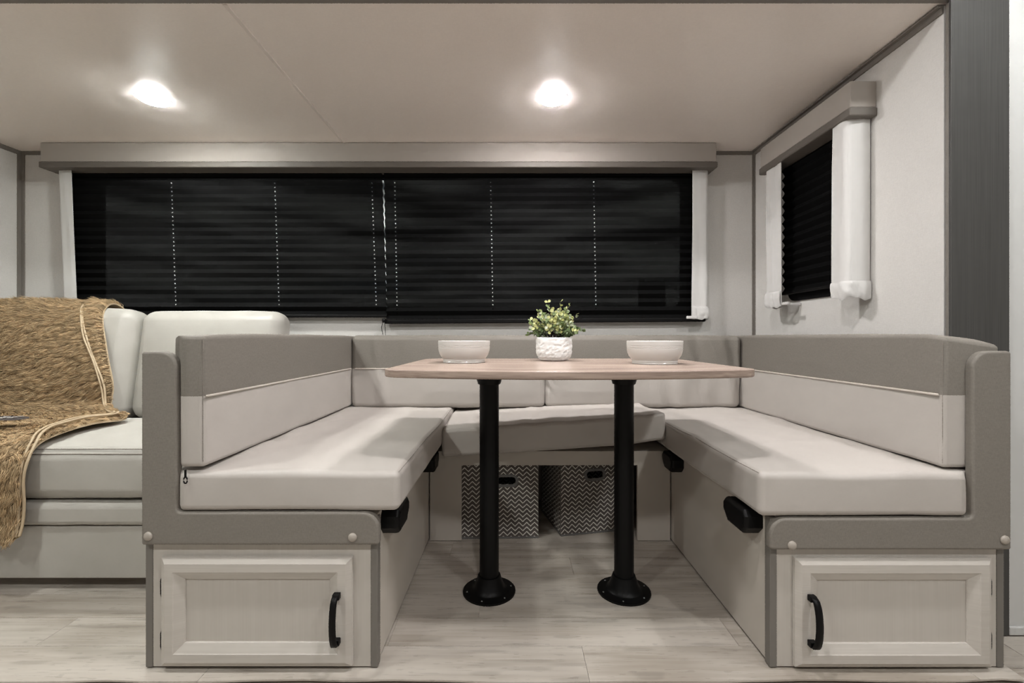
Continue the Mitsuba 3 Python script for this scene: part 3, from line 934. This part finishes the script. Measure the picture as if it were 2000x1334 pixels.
edge_seam('seat_cushion', top_edge('seat_cushion', 1))
edge_seam('seat_cushion_001', top_edge('seat_cushion_001', -1))
edge_seam('back_cushion', [(-.7735, 1.1393, z) for z in np.linspace(.530, .838, 24)])
edge_seam('back_cushion_001', [(1.1015, 1.1643, z) for z in np.linspace(.520, .828, 24)])

# ------------------------------------------------------------------ table
tag('dining_table', 'wood grain dinette table on two black pedestal legs', 'table')
TX0, TX1, TZ = -.352, .668, .755
arc = [(x, 1.228 - .078 * (1 - ((x - .158) / .51) ** 2)) for x in np.linspace(TX0, TX1, 25)]
tp = rpoly([(TX0, 1.88)] + arc[:1] + arc[1:-1] + arc[-1:] + [(TX1, 1.88)], [.06, .05] + [0] * 23 + [.05, .06], 8)
tm = pad(tp, .022, .003, 3, .006)
tm.vertices[:, 2] += TZ - .022
if tm.volume < 0:
    tm.invert()
add('dining_table__top', tm, 'm_table', 30, label='greyish brown wood grain top')
for i, lx in enumerate((-.0755, .371)):
    leg = f'dining_table__leg' + ('' if i == 0 else '_001')
    ly = 1.509
    add('dining_table__leg', lathe([(0, .012), (.0318, .012), (.0318, .70), (0, .70)], 40, (lx, ly, 0)), 'm_black', 40, label='black tubular leg')
    add(leg + '__base_flange', lathe([(0, 0.0005), (.0865, .0005), (.0872, .003), (.0865, .006), (.062, .009), (.057, .012), (.0495, .022), (.0405, .045), (.037, .056), (.033, .0565), (0, .0565)], 56, (lx, ly, 0)), 'm_black', 40, label='round black floor flange')
    add(leg + '__top_socket', lathe([(0, .687), (.0355, .687), (.0375, .689), (.0425, .7055), (.0475, .7185), (.085, .726), (.085, .7325), (0, .7325)], 48, (lx, ly, 0)), 'm_black', 40, label='black flared socket')
    for k in range(6):
        a = k * PI / 3 + .25
        add(leg + '__screw', lathe([(0, .0), (.0032, .0), (.0028, .0022), (0, .0028)], 10, (lx + .074 * math.cos(a), ly + .074 * math.sin(a), .0072)), 'm_steel', True)


# ------------------------------------------------------------------ bowls and plant
def bowl(key, x, y, label):
    p = [(0, .002), (.066, .002), (.068, 0), (.0715, .001), (.0722, .004), (.0712, .0055), (.0722, .0075), (.0716, .0115), (.0714, .0126), (.0765, .018), (.083, .0275), (.0873, .039), (.0888, .0475), (.0890, .0515),
         (.0875, .0525), (.0888, .0535), (.0892, .0580), (.0880, .0590), (.0892, .0600), (.0897, .070), (.0890, .0745), (.0875, .0755), (.0858, .0745), (.0845, .066), (.083, .050), (.076, .032), (.062, .018), (.04, .012), (0, .010)]
    m = lathe(p, 72, (x, y, TZ))
    if m.volume < 0:
        m.invert()
    add(key, m, 'm_ceramic', 25, label=label, category='bowl')


bowl('bowl', -.166, 1.58, 'glazed off-white ribbed bowl on the table, left of the potted plant')
bowl('bowl_001', .4695, 1.50, 'glazed off-white ribbed bowl on the table, right of the potted plant')

rng = np.random.default_rng(12)
tag('potted_plant', 'small eucalyptus plant in a rough white pot at the middle of the table', 'plant')
PX, PY = .157, 1.70
pp = [(0, 0), (.040, 0), (.050, .004), (.059, .014), (.0640, .028), (.0655, .045), (.0655, .070), (.0648, .084), (.0630, .087), (.060, .0865), (.0590, .080), (.0590, .074), (0, .074)]
d = np.array(pp)
dd = [d[0]]
for a, b in zip(d[:-1], d[1:]):
    n = max(1, int(np.linalg.norm(b - a) / .003))
    dd += [a + (b - a) * k / n for k in range(1, n + 1)]
m = lathe(dd, 130)
v = np.array(m.vertices)
rr = np.hypot(v[:, 0], v[:, 1])
out = (rr > .045) & (v[:, 2] < .085) & ~((rr < .0595) & (v[:, 2] > .05))
f1 = meshkit.fbm(v * np.array([60, 60, 95]), 3, 5)
f1 = np.abs(f1 - .5) * 2
v[out] += (v[out] * [1, 1, 0] / np.maximum(rr[out], 1e-6)[:, None]) * ((.35 - f1[out]) * .009)[:, None]
m.vertices = v + [PX, PY, TZ]
if m.volume < 0:
    m.invert()
add('potted_plant__pot', m, 'm_pot', True, label='rough white textured pot')
add('potted_plant__soil', lathe([(0, .0), (.058, .0), (.055, .004), (0, .006)], 32, (PX, PY, TZ + .0745)), 'm_soil', True)
stems, lv, lf, lc = [], [], [], []


def leaf(c, n, u, size, col):
    n = n / np.linalg.norm(n)
    u = u - n * (u @ n)
    u /= np.linalg.norm(u)
    w = np.cross(n, u)
    a = np.array([[0, 0], [.28, .34], [.62, .44], [.92, .26], [1.05, 0], [.92, -.26], [.62, -.44], [.28, -.34], [.55, 0]])
    k = len(lv) and sum(len(x) for x in lv)
    cup = np.array([0, .1, .13, .1, .05, .1, .13, .1, 0])
    lv.append(c + size * (a[:, :1] * u + a[:, 1:] * w + cup[:, None] * n))
    lf.append(np.array([[8, i, (i + 1) % 8] for i in range(8)]) + k)
    lc.append(np.tile(col, (9, 1)))


special = [((-.025, .13), .0), ((.028, .135), .0), ((.052, .120), .0), ((.083, .085), 0.0), ((-.062, .095), 0), ((-.095, .012), 0), ((.105, .030), 0), ((-.09, .045), 0), ((-.085, .065), 0)]
tips = [np.array([sx, rng.uniform(-.03, .03), .087 + sz]) for (sx, sz), _ in special]
for k in range(76):
    a, e = rng.uniform(0, 2 * PI), rng.uniform(.05, 1.0)
    R = .092 * (1 - .45 * e) * rng.uniform(.75, 1.05)
    tips.append(np.array([R * math.cos(a), R * math.sin(a) * .85, .087 + .012 + .098 * e * rng.uniform(.75, 1.0)]))
for i, tip in enumerate(tips):
    b = np.array([tip[0] * .3 + rng.uniform(-.01, .01), tip[1] * .3, .078])
    mid = (b + tip) / 2 + np.array([0, 0, .012])
    tt = np.linspace(0, 1, 9)[:, None]
    path = (1 - tt) ** 2 * b + 2 * tt * (1 - tt) * mid + tt ** 2 * tip + [PX, PY, TZ]
    stems.append(tube(path[::2], np.linspace(.0011, .0006, 5), 5))
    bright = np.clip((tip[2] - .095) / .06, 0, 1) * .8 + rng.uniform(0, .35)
    dirv = path[-1] - path[-3]
    for j in range(3, 9):
        for s in (-1, 1):
            h = rng.normal(size=3)
            side = np.cross(dirv, h)
            side /= np.linalg.norm(side)
            u = side + dirv / np.linalg.norm(dirv) * .6
            n = np.cross(u, dirv) * s + rng.normal(size=3) * .3 * np.linalg.norm(dirv) * .05
            n = n / np.linalg.norm(n) + np.array([0, -.5, .6])
            r_ = rng.random()
            c0 = np.array([.50, .52, .23]) if r_ < .45 else (np.array([.20, .27, .12]) if r_ < .75 else np.array([.50, .55, .42]))
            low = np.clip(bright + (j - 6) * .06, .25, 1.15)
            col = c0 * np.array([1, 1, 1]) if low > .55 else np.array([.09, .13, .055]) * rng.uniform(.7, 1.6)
            leaf(path[j], n, u, rng.uniform(.0100, .0160), col * rng.uniform(.85, 1.15))
add('potted_plant__stems', cat(*stems), 'm_soil', True, label='thin dark stems', kind='stuff')
lm = trimesh.Trimesh(np.vstack(lv), np.vstack(lf), process=False)
add('potted_plant__foliage', lm, 'm_leaf', False, color=np.vstack(lc), label='yellow-green and grey-green round leaves', kind='stuff')


# ------------------------------------------------------------------ storage bins
def stadium(cx, cz, w, h, n=8):
    return rpoly([(cx - w / 2, cz - h / 2), (cx + w / 2, cz - h / 2), (cx + w / 2, cz + h / 2), (cx - w / 2, cz + h / 2)], h / 2 * .98, n)


def storage_bin(key, loc, rot, w, dp, h, hx, hz, label):
    """Local x across, y backwards from the front at 0."""
    tw = T().translate([*loc]).rotate([0, 0, 1], rot)
    tag(key, label, 'storage bin')

    def wall(poly, plane, name):
        m = trimesh.creation.extrude_polygon(poly, .004, engine='earcut')
        v = np.array(m.vertices)
        uv = v[:, :2].copy()
        if plane == 'f':
            m.vertices = np.stack([v[:, 0], v[:, 2], v[:, 1]], 1)
        elif plane == 'b':
            m.vertices = np.stack([v[:, 0], dp - v[:, 2], v[:, 1]], 1)
        elif plane == 'l':
            m.vertices = np.stack([-w / 2 + v[:, 2], v[:, 0], v[:, 1]], 1)
        elif plane == 'r':
            m.vertices = np.stack([w / 2 - v[:, 2], v[:, 0], v[:, 1]], 1)
        if m.volume < 0:
            m.invert()
        k = add(key + '__' + name, m, 'm_chevron', uv=uv)
        scene[k]['to_world'] = tw
    hole = stadium(hx, hz, .075, .030)
    wall(Polygon([(-w / 2, .008), (w / 2, .008), (w / 2, h), (-w / 2, h)], [hole]), 'f', 'front_wall')
    wall(sbox(-w / 2, .008, w / 2, h), 'b', 'rear_wall')
    wall(sbox(.0045, .008, dp - .0045, h), 'l', 'side_wall')
    wall(sbox(.0045, .008, dp - .0045, h), 'r', 'side_wall')
    k = add(key + '__bottom', bx(-w / 2 - .001, w / 2 + .001, -.0015, dp + .001, 0.0005, .008), 'm_grey_tape', label='dark grey bound bottom')
    scene[k]['to_world'] = tw
    ring = extrude(Polygon(stadium(hx, hz, .098, .053), [stadium(hx, hz, .076, .031)]), 'y', -.0025, -.0002)
    k = add(key + '__grip_trim', ring, 'm_grey_tape', label='grey rounded trim round the grip hole')
    scene[k]['to_world'] = tw


storage_bin('storage_bin', (-.052, 1.905, .0), 1.5, .325, .30, .325, .030, .242, 'grey chevron fabric bin standing behind the left table leg')
storage_bin('storage_bin_001', (.366, 1.960, .0), 12.5, .325, .29, .325, -.010, .252, 'grey chevron fabric bin turned askew behind the right table leg')

# ------------------------------------------------------------------ sofa
tag('sofa', 'pale grey vinyl sofa by the left wall, half hidden behind the dinette bench', 'sofa')


def puffbox(x0, x1, y0, y1, z0, z1, r, puff, seed, wr=.003, step=.025):
    return cushion(x0, x1, y0, y1, z0, z1, r, puff, wr, 7, seed, step)


add('sofa__seat_cushion', puffbox(-2.50, -1.02, 1.500, 2.10, .310, .468, .035, (.003, .008, .022), 41), 'm_sofa', True)
add('sofa__front_drawer', puffbox(-2.50, -1.02, 1.502, 1.60, .216, .296, .022, (.0, .006, .0), 42), 'm_sofa', True, label='padded band below the seat')
add('sofa__base', rbox(-2.50, -1.02, 1.512, 2.20, .040, .214, .006, 3), 'm_sofa', True)
add('sofa__plinth', bx(-2.48, -1.04, 1.60, 2.18, 0.0005, .040), 'm_side', label='recessed plinth')
add('sofa__frame', bx(-2.50, -1.02, 1.6105, 2.20, .216, .305), 'm_sofa')


def leaned(m, y, z, deg):
    m.apply_translation((0, -y, -z))
    m.apply_transform(trimesh.transformations.rotation_matrix(math.radians(deg), [1, 0, 0]))
    m.apply_translation((0, y, z))
    return m


bc = leaned(puffbox(-1.765, -1.095, 2.085, 2.210, .472, .972, .050, (.006, .030, .012), 43), 2.10, .49, -9)
add('sofa__back_cushion', bc, 'm_sofa', True)
bc2 = leaned(puffbox(-2.49, -1.775, 2.055, 2.200, .472, .976, .050, (.006, .045, .016), 44), 2.10, .49, -9)
add('sofa__back_cushion', bc2, 'm_sofa', True)
add('sofa__seat_cushion__welt', cat(tube([(x, 1.4975 + .004, .4565) for x in np.linspace(-2.45, -1.03, 30)], .0016, 6), tube([(x, 1.512, .4685 + .002) for x in np.linspace(-2.45, -1.03, 30)], .0014, 6)), 'm_seam', True, label='double stitched seam')

# ------------------------------------------------------------------ throw
rng = np.random.default_rng(77)
prof = np.array([(2.280, .93), (2.278, .972), (2.245, .998), (2.190, .999), (2.115, .945), (2.058, .84), (2.030, .72), (2.008, .60), (1.985, .530), (1.94, .511), (1.75, .510), (1.57, .502), (1.492, .480), (1.466, .44), (1.458, .36), (1.456, .205)])
from scipy.interpolate import CubicSpline
dl = np.concatenate([[0], np.cumsum(np.linalg.norm(np.diff(prof, axis=0), axis=1))])
SP = CubicSpline(dl / dl[-1], prof)
XRK = np.array([-1.93, -1.935, -1.94, -1.93, -1.895, -1.835, -1.785, -1.755, -1.735, -1.655, -1.585, -1.565, -1.560, -1.560, -1.565, -1.575])
XRS = CubicSpline(dl / dl[-1], XRK)
X_LEFT = -2.47


def throw_pt(s, u):
    """s along the drape from behind the back cushion to the lower hem, u across from the left (0) to the right edge (1)."""
    yz = SP(s)
    xr = XRS(s)
    x = X_LEFT + (xr - X_LEFT) * u
    bump = (meshkit.fbm(np.stack([x * 5, s * 6, s * 0], -1), 2, 8) - .5) * .022
    d = SP(s, 1)
    n = np.stack([d[..., 1], -d[..., 0]], -1)
    n /= np.linalg.norm(n, axis=-1, keepdims=True)
    sag = -.028 * np.clip(1 - np.abs(s - .62) / .05, 0, 1) * 0
    yz = yz + n * (bump + sag + .006)[..., None] * np.where(True, 1, 1)
    if_hem = np.clip((s - .93) / .07, 0, 1)
    z = yz[..., 1] - if_hem * .03 * (1 - u) + if_hem * .014 * np.sin(x * 40)
    return np.stack([x, yz[..., 0], z], -1)


S, U = np.meshgrid(np.linspace(0, 1, 120), np.linspace(0, 1, 60), indexing='ij')
P = throw_pt(S, U)
# which way is outward
du, dv = np.gradient(P, axis=0), np.gradient(P, axis=1)
N0 = np.cross(dv, du)
N0 /= np.linalg.norm(N0, axis=2, keepdims=True)
sgn = 1.0 if N0[80, 30, 2] > 0 else -1.0
tag('throw_blanket', 'shaggy tan faux fur throw draped over the sofa', 'blanket')
add('throw_blanket__backing', sheet(P, .006), 'm_satin', 60, label='tan cloth backing')
NF = 125000
s, u = rng.random(NF), rng.random(NF) ** .75
# most strands where they can be seen
s = np.where(rng.random(NF) < .9, .10 + .90 * s, s)
base = throw_pt(s, u)
e = 1e-3
ts = throw_pt(np.clip(s + e, 0, 1), u) - throw_pt(np.clip(s - e, 0, 1), u)
tx = throw_pt(s, np.clip(u + e, 0, 1)) - throw_pt(s, np.clip(u - e, 0, 1))
ts /= np.linalg.norm(ts, axis=1, keepdims=True)
tx /= np.linalg.norm(tx, axis=1, keepdims=True)
nn = np.cross(tx, ts) * 1.0
nn *= np.sign((nn * np.array([0, -.4, 1.0])).sum(1, keepdims=True) + 1e-9)
nn /= np.linalg.norm(nn, axis=1, keepdims=True)
back = sstep_np = np.clip((.52 - s) / .06, 0, 1)
front = np.clip((s - .80) / .05, 0, 1)
seat = 1 - back - front
swirl = meshkit.fbm(np.stack([base[:, 0] * 7, s * 9, s * 0], 1), 3, 15) - .5
clump = meshkit.fbm(np.stack([base[:, 0] * 38, s * 75, s * 0], 1), 2, 16) - .5
ang = back * (-.25 + swirl * 2.2) + seat * (1.2 + swirl * 2.5) + front * (1.35 + swirl * 1.6)     # 0: along +x (right); pi/2: along s (down)
ang = ang + clump * 1.6
ang = np.where(back > .5, PI - .35 + swirl * 1.8 + clump * 1.6, ang)
dirt = np.cos(ang)[:, None] * tx + np.sin(ang)[:, None] * ts
lift = back * .60 + seat * .38 + front * .60
L = (.046 * back + .030 * seat + .050 * front) * rng.uniform(.6, 1.25, NF)
d0 = dirt * (1 - lift)[:, None] + nn * lift[:, None] * 1.3 + rng.normal(size=(NF, 3)) * .20
d0 /= np.linalg.norm(d0, axis=1, keepdims=True)
d1 = d0 + dirt * .5 - nn * .35 + np.array([0, 0, -.25]) + rng.normal(size=(NF, 3)) * .12
d1 /= np.linalg.norm(d1, axis=1, keepdims=True)
p0, p1 = base, base + d0 * (L * .5)[:, None]
p2 = p1 + d1 * (L * .5)[:, None]
from scipy.spatial import cKDTree
lead = rng.choice(NF, NF // 16, replace=False)              # the strands gather in tufts round these
_, near_ = cKDTree(base[lead]).query(base)
lead = lead[near_]
p2 = p2 * .38 + (p2[lead] + rng.normal(size=(NF, 3)) * .0016) * .62
p1 = p1 * .72 + p1[lead] * .28
w = rng.uniform(.0009, .0019, NF)
side = np.cross(d0, nn)
side /= np.maximum(np.linalg.norm(side, axis=1, keepdims=True), 1e-9)
up = np.cross(side, d0)
g = np.arange(3) * 2 * PI / 3
vv = []
for p, k in ((p0, 1.0), (p1, .9)):
    for a in g:
        vv.append(p + (w * k)[:, None] * (math.cos(a) * side + math.sin(a) * up))
vv.append(p2)
V = np.stack(vv, 1).reshape(-1, 3)
ff = []
for a in range(3):
    b = (a + 1) % 3
    ff += [[a, b, 3 + b], [a, 3 + b, 3 + a], [3 + a, 3 + b, 6]]
Fm = (np.array(ff)[None] + (np.arange(NF) * 7)[:, None, None]).reshape(-1, 3)
tone = rng.uniform(.8, 1.2, NF) * rng.uniform(.72, 1.28, NF)[lead]
col = np.array([.405, .292, .168]) * tone[:, None]
col = np.clip(col, .02, .9)
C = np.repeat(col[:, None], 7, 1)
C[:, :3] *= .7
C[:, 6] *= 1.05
fm = trimesh.Trimesh(V, Fm, process=False)
labels['throw_blanket__fur'] = {'label': 'long shaggy tan fur pile', 'kind': 'stuff'}
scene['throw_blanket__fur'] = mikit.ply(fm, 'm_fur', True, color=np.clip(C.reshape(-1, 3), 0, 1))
ss = np.linspace(.12, .995, 90)
uh = 1 - .13 * np.clip((.44 - ss) / .30, 0, 1) - .035 * np.clip((ss - .46) / .04, 0, 1) * np.clip((.80 - ss) / .06, 0, 1)
off = np.where(ss[:, None] < .5, [[0, -.030, .004]], np.where(ss[:, None] < .80, [[0, -.004, .024]], [[.012, -.012, 0]]))
for _ in range(6):
    off[1:-1] = (off[:-2] + 2 * off[1:-1] + off[2:]) / 4
h1 = throw_pt(ss, uh) + off
h2 = throw_pt(ss, uh - .012) + off + [0, -.003, .003]
h2[:, 0] += np.sin(ss * 45) * .003
add('throw_blanket__hem', cat(tube(h1, .0042, 8), tube(h2, .0036, 8)), 'm_satin', True, label='smooth tan satin hem')
tagq = np.array([[-1.95, 1.615, .552], [-1.745, 1.665, .548]])
xs, yy = np.linspace(-1.95, -1.742, 12), np.linspace(0, 1, 5)
G = np.zeros((12, 5, 3))
for a, x in enumerate(xs):
    for b, t in enumerate(yy):
        yq = 1.565 + (x + 1.95) * .22 + t * .075 * (1 if x < -1.78 else (1 - (x + 1.78) / .04 * .6))
        G[a, b] = (x, yq, .552 + .003 * math.sin(x * 40))
add('throw_blanket__care_label', sheet(G, .0012), 'm_tag', 60, label='dark woven care label with pale print')
pr = []
for x0, t0, ln in ((-1.83, .25, .020), (-1.832, .45, .020), (-1.80, .30, .017), (-1.797, .50, .015), (-1.793, .72, .014), (-1.835, .68, .02), (-1.87, .3, .02), (-1.87, .55, .02)):
    yq = 1.565 + (x0 + 1.95) * .22 + t0 * .075
    b = bx(0, ln, 0, .0045, .5535, .5547)
    b.apply_transform(trimesh.transformations.rotation_matrix(.2, [0, 0, 1]))
    b.apply_translation((x0, yq, .001))
    pr.append(b)
add('throw_blanket__care_label__print', cat(*pr), 'm_print')
